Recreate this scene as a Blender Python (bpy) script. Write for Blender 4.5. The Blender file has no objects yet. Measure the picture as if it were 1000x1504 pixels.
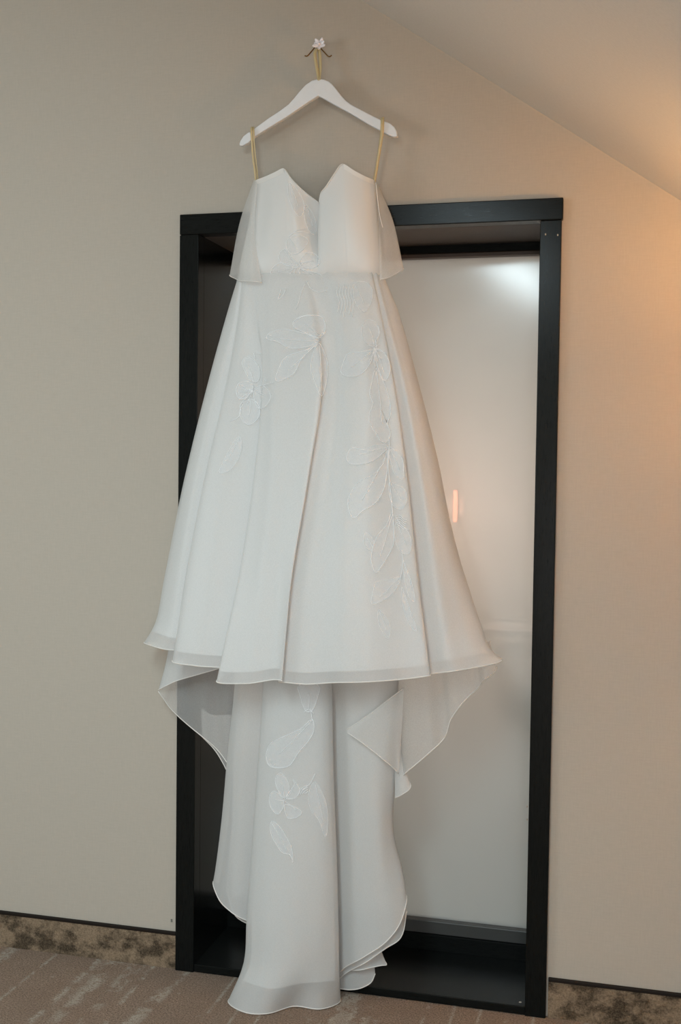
import bpy, math, random
import numpy as np
from mathutils import Vector, Matrix
from mathutils.bvhtree import BVHTree

random.seed(7)
scene = bpy.context.scene
COL = scene.collection

# ------------------------------------------------------------------ camera
FPX = 1669.43
YAW, PITCH, ROLL = 0.2497, -0.0427, -0.0124
CAM = np.array([1.2662, -3.0807, 1.4951])


def cam_rot():
    cy, sy = math.cos(YAW), math.sin(YAW)
    cp, sp = math.cos(PITCH), math.sin(PITCH)
    cr, sr = math.cos(ROLL), math.sin(ROLL)
    rz = np.array([[cy, -sy, 0], [sy, cy, 0], [0, 0, 1]])
    rx = np.array([[1, 0, 0], [0, cp, -sp], [0, sp, cp]])
    ry = np.array([[cr, 0, sr], [0, 1, 0], [-sr, 0, cr]])
    return rz @ rx @ ry


RC = cam_rot()
cam_data = bpy.data.cameras.new('camera')
cam = bpy.data.objects.new('camera', cam_data)
COL.objects.link(cam)
cam_data.sensor_fit = 'HORIZONTAL'
cam_data.sensor_width = 36.0
cam_data.lens = FPX * 36.0 / 1000.0
cam_data.clip_start = 0.05
M = Matrix.Identity(4)
for r in range(3):
    M[r][0] = RC[r][0]
    M[r][1] = RC[r][2]
    M[r][2] = -RC[r][1]
    M[r][3] = CAM[r]
cam.matrix_world = M
scene.camera = cam


def ray(px, py):
    return RC @ np.array([(px - 500) / FPX, 1.0, (752 - py) / FPX])


def at(px, py, d=0.0):
    """point on the plane d metres in front of the wall"""
    v = ray(px, py)
    t = (-d - CAM[1]) / v[1]
    return CAM + t * v


def on_floor(px, py, z=0.004):
    v = ray(px, py)
    t = (z - CAM[2]) / v[2]
    return CAM + t * v


# ------------------------------------------------------------------ light
scene.view_settings.view_transform = 'Standard'
scene.view_settings.look = 'None'
scene.view_settings.gamma = 1.0
scene.view_settings.use_curve_mapping = False
scene.view_settings.exposure = -0.2
world = bpy.data.worlds.new('world')
scene.world = world
world.use_nodes = True
world.node_tree.nodes['Background'].inputs[0].default_value = (0.55, 0.68, 0.85, 1)
world.node_tree.nodes['Background'].inputs[1].default_value = 0.6

SLOPE = 0.6816


def ceil_z(x):
    return 2.7636 - SLOPE * (x - 0.5203)


ANG = math.atan(SLOPE)


def area(name, loc, rot, sx, sy, energy, color):
    l = bpy.data.lights.new(name, 'AREA')
    l.shape = 'RECTANGLE'
    l.size, l.size_y = sx, sy
    l.energy = energy
    l.color = color
    o = bpy.data.objects.new(name, l)
    COL.objects.link(o)
    o.location = loc
    o.rotation_euler = rot
    return o


# daylight through the roof window in the sloped ceiling, behind the camera
SKX, SKY = 0.55, -3.35
area('skylight_daylight', (SKX - 0.03, SKY, ceil_z(SKX) - 0.05), (0, ANG, 0), 0.62, 1.9, 130, (0.76, 0.94, 1.0))
# daylight through the window in the left wall
area('left_window_daylight', (-2.73, -2.7, 1.90), (math.radians(90), 0, math.radians(-90)), 1.4, 1.5, 38, (0.82, 0.94, 1.0))
# added fill light on the far wall, inside an added window frame
area('far_wall_fill', (1.75, -5.13, 0.90), (math.radians(90), 0, 0), 0.8, 1.1, 44, (0.98, 0.97, 1.0))


# ------------------------------------------------------------------ helpers
def tag(o, label=None, cat=None, group=None, kind=None):
    if label:
        o['label'] = label
    if cat:
        o['category'] = cat
    if group:
        o['group'] = group
    if kind:
        o['kind'] = kind
    return o


def empty(name, loc):
    o = bpy.data.objects.new(name, None)
    COL.objects.link(o)
    o.location = loc
    o.empty_display_size = 0.05
    return o


def origin_of(o):
    v = Vector((0, 0, 0))
    while o is not None:
        v = v + o.location
        o = o.parent
    return v


def mesh_obj(name, verts, faces, mat, parent=None, smooth=False, loc=(0, 0, 0)):
    """verts are world coordinates; stored relative to the object's own origin"""
    base = Vector(loc) if parent is None else origin_of(parent)
    me = bpy.data.meshes.new(name)
    me.from_pydata([(v[0] - base[0], v[1] - base[1], v[2] - base[2]) for v in verts], [], faces)
    me.update()
    if smooth:
        me.polygons.foreach_set('use_smooth', [True] * len(me.polygons))
    me.materials.append(mat)
    o = bpy.data.objects.new(name, me)
    COL.objects.link(o)
    if parent is not None:
        o.parent = parent
    else:
        o.location = base
    return o


def bevel(o, w=0.002, seg=2):
    m = o.modifiers.new('bevel', 'BEVEL')
    m.width = w
    m.segments = seg
    m.limit_method = 'ANGLE'
    return o


class MB:
    def __init__(self):
        self.v, self.f = [], []

    def add(self, vs, fs):
        n = len(self.v)
        self.v += [tuple(p) for p in vs]
        self.f += [tuple(i + n for i in f) for f in fs]
        return self

    def box(self, x0, x1, y0, y1, z0, z1):
        vs = [(x, y, z) for x in (x0, x1) for y in (y0, y1) for z in (z0, z1)]
        fs = [(0, 1, 3, 2), (4, 6, 7, 5), (0, 4, 5, 1), (2, 3, 7, 6), (0, 2, 6, 4), (1, 5, 7, 3)]
        return self.add(vs, fs)

    def prism(self, poly, axis_vec):
        n = len(poly)
        a = [Vector(p) for p in poly]
        b = [p + Vector(axis_vec) for p in a]
        fs = [tuple(range(n)), tuple(range(2 * n - 1, n - 1, -1))]
        fs += [(i, i + n, (i + 1) % n + n, (i + 1) % n) for i in range(n)]
        return self.add(a + b, fs)

    def tube(self, pts, rad, seg=6, flat=None):
        pts = [Vector(p) for p in pts]
        n = len(pts)
        rads = rad if hasattr(rad, '__len__') else [rad] * n
        t0 = (pts[1] - pts[0]).normalized()
        up = Vector((0, 1, 0)) if abs(t0.y) < 0.9 else Vector((1, 0, 0))
        nrm = (up - t0 * up.dot(t0)).normalized()
        vs = []
        for i, p in enumerate(pts):
            t = (pts[min(i + 1, n - 1)] - pts[max(i - 1, 0)])
            t = t.normalized() if t.length > 1e-9 else t0
            nn = nrm - t * nrm.dot(t)
            if nn.length > 1e-6:
                nrm = nn.normalized()
            bi = t.cross(nrm)
            for k in range(seg):
                a = 2 * math.pi * k / seg
                vs.append(p + (nrm * math.cos(a) + bi * math.sin(a)) * rads[i])
        fs = []
        for i in range(n - 1):
            for k in range(seg):
                k2 = (k + 1) % seg
                fs.append((i * seg + k, i * seg + k2, (i + 1) * seg + k2, (i + 1) * seg + k))
        fs.append(tuple(range(seg - 1, -1, -1)))
        fs.append(tuple((n - 1) * seg + k for k in range(seg)))
        return self.add(vs, fs)

    def lathe(self, prof, c, seg=24, close=False):
        vs, fs = [], []
        for (r, z) in prof:
            for k in range(seg):
                a = 2 * math.pi * k / seg
                vs.append((c[0] + r * math.cos(a), c[1] + r * math.sin(a), c[2] + z))
        for i in range(len(prof) - 1):
            for k in range(seg):
                k2 = (k + 1) % seg
                fs.append((i * seg + k, i * seg + k2, (i + 1) * seg + k2, (i + 1) * seg + k))
        return self.add(vs, fs)

    def build(self, name, mat, parent=None, smooth=False, loc=(0, 0, 0)):
        return mesh_obj(name, self.v, self.f, mat, parent, smooth, loc)


def cr(pts, n, closed=False):
    """Catmull-Rom (centripetal-ish through chord parameter) resampled evenly to n points"""
    P = np.array(pts, float)
    if len(P) == 2:
        t = np.linspace(0, 1, n)[:, None]
        return P[0] * (1 - t) + P[1] * t
    if closed:
        P = np.vstack([P[-1], P, P[0], P[1]])
    else:
        P = np.vstack([2 * P[0] - P[1], P, 2 * P[-1] - P[-2]])
    out = []
    for i in range(1, len(P) - 2):
        p0, p1, p2, p3 = P[i - 1], P[i], P[i + 1], P[i + 2]
        e = 0.5
        t01 = max(np.linalg.norm(p1 - p0) ** e, 1e-4)
        t12 = max(np.linalg.norm(p2 - p1) ** e, 1e-4)
        t23 = max(np.linalg.norm(p3 - p2) ** e, 1e-4)
        m1 = (p2 - p1 + t12 * ((p1 - p0) / t01 - (p2 - p0) / (t01 + t12)))
        m2 = (p2 - p1 + t12 * ((p3 - p2) / t23 - (p3 - p1) / (t12 + t23)))
        for s in np.linspace(0, 1, 12, endpoint=False):
            a = 2 * (p1 - p2) + m1 + m2
            b = -3 * (p1 - p2) - 2 * m1 - m2
            out.append(a * s ** 3 + b * s ** 2 + m1 * s + p1)
    out.append(P[-2])
    out = np.array(out)
    L = np.concatenate([[0], np.cumsum(np.linalg.norm(np.diff(out, axis=0), axis=1))])
    s = np.linspace(0, L[-1], n)
    return np.stack([np.interp(s, L, out[:, k]) for k in range(3)], axis=1)


def cr_u(rows, per):
    """interpolate across columns: rows [ncol, nv, 3] -> [(ncol-1)*per+1, nv, 3]"""
    P = np.array(rows)
    P = np.concatenate([[2 * P[0] - P[1]], P, [2 * P[-1] - P[-2]]])
    out = []
    for i in range(1, len(P) - 2):
        p0, p1, p2, p3 = P[i - 1], P[i], P[i + 1], P[i + 2]
        d = lambda a, b: np.maximum(np.linalg.norm(b - a, axis=1, keepdims=True) ** 0.5, 1e-3)
        t01, t12, t23 = d(p0, p1), d(p1, p2), d(p2, p3)
        m1 = (p2 - p1 + t12 * ((p1 - p0) / t01 - (p2 - p0) / (t01 + t12)))
        m2 = (p2 - p1 + t12 * ((p3 - p2) / t23 - (p3 - p1) / (t12 + t23)))
        for k in range(per):
            s = k / per
            a = 2 * (p1 - p2) + m1 + m2
            b = -3 * (p1 - p2) - 2 * m1 - m2
            out.append(a * s ** 3 + b * s ** 2 + m1 * s + p1)
    out.append(P[-2])
    return np.array(out)


def knot(k):
    if len(k) == 2:
        return on_floor(*k)
    return at(*k)


def loft(cols, per=6, nv=40, wob=0.0, seed=0, freq=3.0):
    """grid of world points from fabric columns given as (px, py, distance from wall) knots"""
    rows = [cr([knot(k) for k in c], nv) for c in cols]
    G = cr_u(rows, per)
    if wob:
        rng = random.Random(seed)
        nu = G.shape[0]
        u = np.arange(nu) / per
        off = np.zeros((nu, nv))
        v = np.linspace(0, 1, nv)[None, :]
        for k in range(5):
            f = freq * (0.6 + 0.45 * k)
            ph, dr = rng.uniform(0, 6.28), rng.uniform(-0.6, 0.6)
            off += np.sin(u[:, None] * f + ph + dr * v * 3) / (1.0 + 0.5 * k)
        off *= wob * (0.25 + 0.75 * v)
        G[:, :, 1] += off
        G[:, :, 2] = np.maximum(G[:, :, 2], 0.004)
    return G


def grid_faces(nu, nv):
    return [(i * nv + j, (i + 1) * nv + j, (i + 1) * nv + j + 1, i * nv + j + 1)
            for i in range(nu - 1) for j in range(nv - 1)]


BVH = {}


def sheet(name, G, mat, parent):
    nu, nv = G.shape[:2]
    vs = [tuple(p) for p in G.reshape(-1, 3)]
    fs = grid_faces(nu, nv)
    BVH[name] = BVHTree.FromPolygons([Vector(v) for v in vs], fs)
    return mesh_obj(name, vs, fs, mat, parent, smooth=True)


def hem(G, mat, parent, rad=0.0016, row=-1, name='hem_edge', lift=0.0):
    pts = [Vector(p) + Vector((0, -lift, 0)) for p in G[:, row]]
    return MB().tube(pts, rad, 6).build(name, mat, parent, smooth=True)


# ------------------------------------------------------------------ materials
def newmat(name):
    m = bpy.data.materials.new(name)
    m.use_nodes = True
    nt = m.node_tree
    return m, nt, nt.nodes['Principled BSDF'], nt.nodes['Material Output']


def N(nt, kind, **kw):
    n = nt.nodes.new(kind)
    for k, v in kw.items():
        setattr(n, k, v)
    return n


def ramp(nt, fac, stops):
    r = N(nt, 'ShaderNodeValToRGB')
    while len(r.color_ramp.elements) < len(stops):
        r.color_ramp.elements.new(0.5)
    for e, (p, c) in zip(r.color_ramp.elements, stops):
        e.position = p
        e.color = (*c, 1)
    nt.links.new(fac, r.inputs[0])
    return r.outputs[0]


def noise(nt, scale, detail=3, rough=0.55, stretch=None, offset=(0, 0, 0)):
    tc = N(nt, 'ShaderNodeTexCoord')
    mp = N(nt, 'ShaderNodeMapping')
    mp.inputs['Location'].default_value = offset
    if stretch:
        mp.inputs['Scale'].default_value = stretch
    nt.links.new(tc.outputs['Object'], mp.inputs[0])
    n = N(nt, 'ShaderNodeTexNoise')
    n.inputs['Scale'].default_value = scale
    n.inputs['Detail'].default_value = detail
    n.inputs['Roughness'].default_value = rough
    nt.links.new(mp.outputs[0], n.inputs['Vector'])
    return n.outputs['Fac']


def bump(nt, bsdf, height, strength, dist=0.002):
    b = N(nt, 'ShaderNodeBump')
    b.inputs['Strength'].default_value = strength
    b.inputs['Distance'].default_value = dist
    nt.links.new(height, b.inputs['Height'])
    nt.links.new(b.outputs[0], bsdf.inputs['Normal'])
    return b


def mixc(nt, fac, a, b):
    m = N(nt, 'ShaderNodeMix', data_type='RGBA')
    nt.links.new(fac, m.inputs[0])
    for s, v in ((6, a), (7, b)):
        if isinstance(v, tuple):
            m.inputs[s].default_value = (*v, 1)
        else:
            nt.links.new(v, m.inputs[s])
    return m.outputs[2]


def mathn(nt, op, a, b=None):
    m = N(nt, 'ShaderNodeMath', operation=op)
    for i, v in enumerate((a, b)):
        if v is None:
            continue
        if isinstance(v, (int, float)):
            m.inputs[i].default_value = v
        else:
            nt.links.new(v, m.inputs[i])
    return m.outputs[0]


def mat_wallpaper(name, c):
    m, nt, b, _ = newmat(name)
    f1 = noise(nt, 260, 2, 0.5, (1, 1, 0.12))
    f2 = noise(nt, 260, 2, 0.5, (0.12, 1, 1))
    w = mathn(nt, 'ADD', f1, f2)
    lo = tuple(x * 0.97 for x in c)
    hi = tuple(min(1, x * 1.03) for x in c)
    nt.links.new(ramp(nt, mathn(nt, 'MULTIPLY', w, 0.5), [(0.35, lo), (0.65, hi)]), b.inputs['Base Color'])
    b.inputs['Roughness'].default_value = 0.75
    b.inputs['Specular IOR Level'].default_value = 0.25
    bump(nt, b, w, 0.06, 0.001)
    return m


def mat_simple(name, c, rough=0.5, metal=0.0, spec=0.5, coat=0.0):
    m, nt, b, _ = newmat(name)
    f = noise(nt, 40, 3)
    nt.links.new(ramp(nt, f, [(0.3, tuple(x * 0.98 for x in c)), (0.7, tuple(min(1, x * 1.02) for x in c))]),
                 b.inputs['Base Color'])
    b.inputs['Roughness'].default_value = rough
    b.inputs['Metallic'].default_value = metal
    b.inputs['Specular IOR Level'].default_value = spec
    b.inputs['Coat Weight'].default_value = coat
    return m


def mat_blackwood(name, grain):
    m, nt, b, _ = newmat(name)
    f = noise(nt, 90, 5, 0.65, grain)
    nt.links.new(ramp(nt, f, [(0.3, (0.003, 0.004, 0.004)), (0.7, (0.008, 0.009, 0.0085))]), b.inputs['Base Color'])
    nt.links.new(ramp(nt, f, [(0.2, (0.17,) * 3), (0.8, (0.28,) * 3)]), b.inputs['Roughness'])
    b.inputs['Specular IOR Level'].default_value = 0.16
    bump(nt, b, f, 0.07, 0.0005)
    return m


def mat_cloth(name, c, opacity, trans=0.3, weave=0.025, sheen=0.0):
    m = bpy.data.materials.new(name)
    m.use_nodes = True
    nt = m.node_tree
    nt.nodes.clear()
    out = N(nt, 'ShaderNodeOutputMaterial')
    df = N(nt, 'ShaderNodeBsdfDiffuse')
    tl = N(nt, 'ShaderNodeBsdfTranslucent')
    gl = N(nt, 'ShaderNodeBsdfGlossy')
    tp = N(nt, 'ShaderNodeBsdfTransparent')
    gl.inputs['Roughness'].default_value = 0.45
    for n in (df, tl):
        n.inputs['Color'].default_value = (*c, 1)
    gl.inputs['Color'].default_value = (0.9, 0.9, 0.9, 1)
    fine = noise(nt, 420, 2, 0.6)
    m1 = N(nt, 'ShaderNodeMixShader')
    m1.inputs[0].default_value = trans
    nt.links.new(df.outputs[0], m1.inputs[1])
    nt.links.new(tl.outputs[0], m1.inputs[2])
    m2 = N(nt, 'ShaderNodeMixShader')
    m2.inputs[0].default_value = 0.05
    nt.links.new(m1.outputs[0], m2.inputs[1])
    nt.links.new(gl.outputs[0], m2.inputs[2])
    if opacity < 1:
        m3 = N(nt, 'ShaderNodeMixShader')
        lo, hi = max(0, opacity - weave), min(1, opacity + weave)
        nt.links.new(ramp(nt, fine, [(0.35, (lo,) * 3), (0.65, (hi,) * 3)]), m3.inputs[0])
        nt.links.new(tp.outputs[0], m3.inputs[1])
        nt.links.new(m2.outputs[0], m3.inputs[2])
        nt.links.new(m3.outputs[0], out.inputs[0])
    else:
        nt.links.new(m2.outputs[0], out.inputs[0])
    bp = N(nt, 'ShaderNodeBump')
    bp.inputs['Strength'].default_value = 0.04
    bp.inputs['Distance'].default_value = 0.001
    nt.links.new(fine, bp.inputs['Height'])
    for n in (df, gl):
        nt.links.new(bp.outputs[0], n.inputs['Normal'])
    return m


def mat_emit(name, c, s):
    m, nt, b, _ = newmat(name)
    b.inputs['Base Color'].default_value = (*c, 1)
    b.inputs['Emission Color'].default_value = (*c, 1)
    b.inputs['Emission Strength'].default_value = s
    return m


def mat_carpet():
    m, nt, b, _ = newmat('carpet')
    pile = noise(nt, 210, 5, 0.75)
    tuft = noise(nt, 70, 4, 0.7)
    blot = noise(nt, 9, 4, 0.6)
    base = ramp(nt, pile, [(0.36, (0.17, 0.120, 0.088)), (0.64, (0.60, 0.445, 0.345))])
    base = mixc(nt, ramp(nt, blot, [(0.35, (0, 0, 0)), (0.75, (0.4,) * 3)]), base, (0.25, 0.178, 0.135))
    # pale threads running away from the wall, broken into ragged dashes
    ln = noise(nt, 7.0, 1.0, 0.4, (1, 0.03, 1), (3.1, 0, 0))
    s = mathn(nt, 'ABSOLUTE', mathn(nt, 'SUBTRACT', mathn(nt, 'ADD', ln, mathn(nt, 'MULTIPLY', tuft, 0.09)), 0.545))
    line = ramp(nt, s, [(0.003, (1, 1, 1)), (0.030, (0, 0, 0))])
    dash = noise(nt, 6.5, 4, 0.7, (1.0, 0.8, 1), (0.4, 1.7, 0))
    brk = ramp(nt, dash, [(0.44, (0, 0, 0)), (0.52, (1, 1, 1))])
    fl = mathn(nt, 'ADD', noise(nt, 13, 3, 0.6, (1, 0.8, 1), (5, 2, 0)), mathn(nt, 'MULTIPLY', tuft, 0.25))
    fleck = ramp(nt, fl, [(0.77, (0, 0, 0)), (0.84, (0.6,) * 3)])
    k = mathn(nt, 'MAXIMUM', mathn(nt, 'MULTIPLY', line, brk), fleck)
    k = mathn(nt, 'MULTIPLY', k, ramp(nt, mathn(nt, 'ADD', mathn(nt, 'MULTIPLY', pile, 0.5), mathn(nt, 'MULTIPLY', tuft, 0.5)), [(0.42, (0.12,) * 3), (0.56, (0.92,) * 3)]))
    nt.links.new(mixc(nt, k, base, (0.62, 0.57, 0.49)), b.inputs['Base Color'])
    b.inputs['Roughness'].default_value = 0.95
    b.inputs['Specular IOR Level'].default_value = 0.1
    bump(nt, b, pile, 1.0, 0.008)
    return m


def mat_skirting():
    m, nt, b, _ = newmat('skirting_carpet')
    pile = noise(nt, 230, 5, 0.75)
    blot = noise(nt, 13, 4, 0.65, (1, 1, 1.3), (2, 0, 1))
    base = ramp(nt, pile, [(0.25, (0.125, 0.087, 0.056)), (0.75, (0.40, 0.295, 0.20))])
    k = ramp(nt, blot, [(0.42, (0, 0, 0)), (0.58, (0.97,) * 3)])
    k = mathn(nt, 'MULTIPLY', k, ramp(nt, pile, [(0.3, (1,) * 3), (0.75, (0.55,) * 3)]))
    nt.links.new(mixc(nt, k, base, (0.028, 0.021, 0.014)), b.inputs['Base Color'])
    b.inputs['Roughness'].default_value = 0.95
    b.inputs['Specular IOR Level'].default_value = 0.1
    bump(nt, b, pile, 0.7, 0.004)
    return m


def mat_pane():
    """lightly frosted glass: mostly scattering, a little see-through, with a glossy face"""
    m = bpy.data.materials.new('frosted_glass')
    m.use_nodes = True
    nt = m.node_tree
    nt.nodes.clear()
    out = N(nt, 'ShaderNodeOutputMaterial')
    df, tl = N(nt, 'ShaderNodeBsdfDiffuse'), N(nt, 'ShaderNodeBsdfTranslucent')
    tp, gl = N(nt, 'ShaderNodeBsdfTransparent'), N(nt, 'ShaderNodeBsdfGlossy')
    col = ramp(nt, noise(nt, 3, 2), [(0.3, (0.70, 0.745, 0.74)), (0.7, (0.73, 0.775, 0.77))])
    nt.links.new(col, df.inputs['Color'])
    nt.links.new(col, tl.inputs['Color'])
    gl.inputs['Roughness'].default_value = 0.12

    def mx(f, a, b):
        x = N(nt, 'ShaderNodeMixShader')
        x.inputs[0].default_value = f
        nt.links.new(a, x.inputs[1])
        nt.links.new(b, x.inputs[2])
        return x.outputs[0]
    nt.links.new(mx(0.04, mx(0.30, mx(0.5, df.outputs[0], tl.outputs[0]), tp.outputs[0]), gl.outputs[0]), out.inputs[0])
    return m


M_wall = mat_wallpaper('beige_wallpaper', (0.46, 0.41, 0.348))
M_ceil = mat_wallpaper('ceiling_paint', (0.66, 0.62, 0.57))
M_carpet = mat_carpet()
M_skirt = mat_skirting()
M_black_v = mat_blackwood('black_stained_wood_upright', (6, 6, 0.35))
M_black_h = mat_blackwood('black_stained_wood_level', (0.35, 6, 6))
M_soffit = mat_simple('brown_soffit_with_bounce', (0.055, 0.043, 0.034), 0.5, 0.0, 0.3)  # lighter brown than the frame wood: warm bounce light put into the colour
M_trim = mat_simple('dark_brown_trim', (0.012, 0.008, 0.006), 0.6, 0.0, 0.2)
M_pane = mat_pane()
M_rail = mat_simple('grey_window_rail', (0.055, 0.057, 0.055), 0.4)
M_brown_rail = mat_simple('brown_window_rail', (0.06, 0.038, 0.026), 0.45)
M_hanger = mat_simple('white_lacquered_wood', (0.78, 0.78, 0.79), 0.35)
M_gold = mat_simple('gold_satin_ribbon', (0.60, 0.47, 0.25), 0.35, 0.0, 0.6)
M_bronze = mat_simple('brown_bronze_wire', (0.22, 0.11, 0.03), 0.3, 0.8)
M_petal = mat_simple('white_crystal_petal', (0.88, 0.83, 0.86), 0.12, 0.0, 0.8, 0.6)
M_screw = mat_simple('bare_screw_metal', (0.45, 0.40, 0.33), 0.4, 0.6)
M_chip = mat_simple('chipped_plaster', (0.20, 0.20, 0.17), 0.8)

IV = (0.80, 0.80, 0.785)
M_satin = mat_cloth('ivory_satin_lining', (0.80, 0.795, 0.78), 1.0, 0.06)
M_bodice = mat_cloth('ivory_bodice_satin', (0.76, 0.75, 0.73), 1.0, 0.06)
M_org = mat_cloth('ivory_organza', (0.83, 0.83, 0.82), 0.60, 0.2)
M_train = mat_cloth('ivory_train_organza', (0.77, 0.775, 0.765), 0.70, 0.22)
M_sheer = mat_cloth('sheer_ruffle_organza', (0.84, 0.82, 0.79), 0.52, 0.25)
M_wing = mat_cloth('very_sheer_organza', (0.80, 0.785, 0.76), 0.42, 0.25)
M_hem = mat_cloth('rolled_white_hem', (0.86, 0.83, 0.79), 1.0, 0.15)
M_appl = mat_cloth('white_applique', (0.94, 0.95, 0.96), 0.35, 0.1)
M_thread = mat_cloth('white_embroidery_thread', (0.93, 0.94, 0.95), 1.0, 0.05)

# ------------------------------------------------------------------ the room
FW, FH, FT = 1.0778, 2.2, 0.0575      # outer width, outer height and face width of the dark frame
ND = 0.272                             # depth of the niche
PR = 0.018                             # frame stands proud of the wall
SILL = 0.0246
XL, XR, YB = -2.8, 2.75, -5.2
RIDGE_X = -0.55
ZR = ceil_z(RIDGE_X)

w = MB()
IN = 0.012
w.add([(XL, 0, 0), (IN, 0, 0), (IN, 0, FH - IN), (XL, 0, FH - IN)], [(0, 1, 2, 3)])
w.add([(FW - IN, 0, 0), (XR, 0, 0), (XR, 0, ceil_z(XR)), (FW - IN, 0, ceil_z(FW - IN))], [(0, 1, 2, 3)])
w.add([(XL, 0, FH - IN), (IN, 0, FH - IN), (FW - IN, 0, FH - IN), (FW - IN, 0, ceil_z(FW - IN)), (RIDGE_X, 0, ZR), (XL, 0, ZR)], [(0, 1, 2, 3, 4, 5)])
wall = w.build('wall_front', M_wall)
tag(wall, 'beige papered gable wall behind the hanging gown', kind='structure')
chip = MB()
cpt = at(252, 1352, 0.0)
chip.lathe([(0.0, -0.004), (0.003, -0.003), (0.0022, 0.001), (0.003, 0.004), (0.0, 0.005)], (cpt[0], -0.001, cpt[2]), 8)
chip.build('nail_mark', M_chip, wall)

tag(MB().add([(XL, 0.0, 0), (XR, 0.0, 0), (XR, YB, 0), (XL, YB, 0)], [(0, 3, 2, 1)]).build('floor', M_carpet),
    'taupe carpet with pale broken threads running to the wall', kind='structure')

# sloped ceiling with an opening for the roof window, flat ceiling left of the ridge
sx0, sx1 = SKX - 0.28, SKX + 0.28
sy0, sy1 = SKY - 1.0, SKY + 1.0
c = MB()


def slope_quad(x0, x1, y0, y1):
    c.add([(x0, y0, ceil_z(x0)), (x1, y0, ceil_z(x1)), (x1, y1, ceil_z(x1)), (x0, y1, ceil_z(x0))], [(0, 1, 2, 3)])


slope_quad(RIDGE_X, XR, sy1, 0)
slope_quad(RIDGE_X, XR, YB, sy0)
slope_quad(RIDGE_X, sx0, sy0, sy1)
slope_quad(sx1, XR, sy0, sy1)
c.add([(XL, YB, ZR), (RIDGE_X, YB, ZR), (RIDGE_X, 0, ZR), (XL, 0, ZR)], [(0, 1, 2, 3)])
tag(c.build('ceiling', M_ceil), 'pale sloped attic ceiling falling to the right', kind='structure')
tag(MB().add([(XL, 0, 0), (XL, YB, 0), (XL, YB, ZR), (XL, 0, ZR)], [(0, 1, 2, 3)]).build('wall_left', M_wall), kind='structure')
tag(MB().add([(XR, 0, 0), (XR, YB, 0), (XR, YB, ceil_z(XR)), (XR, 0, ceil_z(XR))], [(3, 2, 1, 0)]).build('wall_right', M_wall), kind='structure')
tag(MB().add([(XL, YB, 0), (XR, YB, 0), (XR, YB, ceil_z(XR)), (RIDGE_X, YB, ZR), (XL, YB, ZR)], [(4, 3, 2, 1, 0)]).build('wall_back', M_wall), kind='structure')

# window frames behind the camera; the far one is added for the fill light
wn = empty('window_2', (SKX, SKY, ceil_z(SKX)))
tag(wn, 'roof window in the sloped ceiling', kind='structure')
for (x0, x1, y0, y1) in ((sx0 - .05, sx0, sy0 - .05, sy1 + .05), (sx1, sx1 + .05, sy0 - .05, sy1 + .05)):
    m_ = MB()
    m_.prism([(x0, y0, ceil_z(x0) - .04), (x1, y0, ceil_z(x1) - .04), (x1, y0, ceil_z(x1) + .03), (x0, y0, ceil_z(x0) + .03)], (0, y1 - y0, 0))
    m_.build('frame_rail', M_hanger, wn)
for y0 in (sy0 - .05, sy1):
    m_ = MB()
    m_.prism([(sx0, y0, ceil_z(sx0) - .04), (sx1, y0, ceil_z(sx1) - .04), (sx1, y0, ceil_z(sx1) + .03), (sx0, y0, ceil_z(sx0) + .03)], (0, .05, 0))
    m_.build('frame_rail', M_hanger, wn)
wn = empty('window_3', (XL, -2.7, 0.8))
tag(wn, 'window in the left wall', kind='structure')
for b_ in ((-3.48, -3.40, 1.07, 2.73), (-2.0, -1.92, 1.07, 2.73), (-3.40, -2.0, 1.07, 1.15), (-3.40, -2.0, 2.65, 2.73)):
    MB().box(XL + .001, XL + .06, b_[0], b_[1], b_[2], b_[3]).build('frame_rail', M_hanger, wn)

wn = empty('fill_light_frame', (1.62, YB, 0.3))
tag(wn, 'added window frame around the fill light on the far wall', kind='structure')
for b_ in ((1.27, 1.35, 0.27, 1.53), (2.15, 2.21, 0.27, 1.53), (1.35, 2.15, 0.27, 0.35), (1.35, 2.15, 1.45, 1.53)):
    MB().box(b_[0], b_[1], YB + .001, YB + .06, b_[2], b_[3]).build('frame_rail', M_hanger, wn)

# baseboards: carpet strip with a dark bead on top
KZ = 0.1099
for nm, x0, x1 in (('baseboard_left', XL + 0.002, -0.002), ('baseboard_right', FW + 0.002, XR - 0.002)):
    o = empty(nm, ((x0 + x1) / 2, -0.006, 0))
    tag(o, 'mottled brown carpet baseboard with dark bead, ' + ('left' if x0 < 0 else 'right') + ' of the dark frame', kind='structure')
    MB().box(x0, x1, -0.009, -0.001, 0.0, KZ - 0.009).build('carpet_strip', M_skirt, o)
    bevel(MB().box(x0, x1, -0.011, -0.001, KZ - 0.010, KZ).build('top_bead', M_trim, o), 0.002)

# the dark framed niche
win = empty('window_1', (FW / 2, 0, 0))
tag(win, 'tall black wooden frame around a recessed pale glass pane', kind='structure')
yF = -PR
bevel(MB().box(0, FW, yF, 0.03, FH - FT, FH).build('frame_header', M_black_h, win), 0.0025)
for x0, x1 in ((0.0, FT), (FW - FT - 0.0015, FW - 0.003)):
    bevel(MB().box(x0, x1, yF + 0.001, 0.03, 0.0, FH - FT - 0.0008).build('frame_jamb', M_black_v, win), 0.002)
bevel(MB().box(FT, FW - FT, yF + 0.004, ND, 0.001, SILL).build('sill_board', M_black_h, win), 0.002)
for x0, x1 in ((FT - 0.012, FT), (FW - FT, FW - FT + 0.012)):
    MB().box(x0, x1, 0.03, ND + 0.06, 0.001, FH - FT + 0.012).build('reveal_board', M_black_v, win)
MB().box(FT, FW - FT, 0.03, ND + 0.06, FH - FT, FH - FT + 0.012).build('soffit_board', M_soffit, win)
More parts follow.
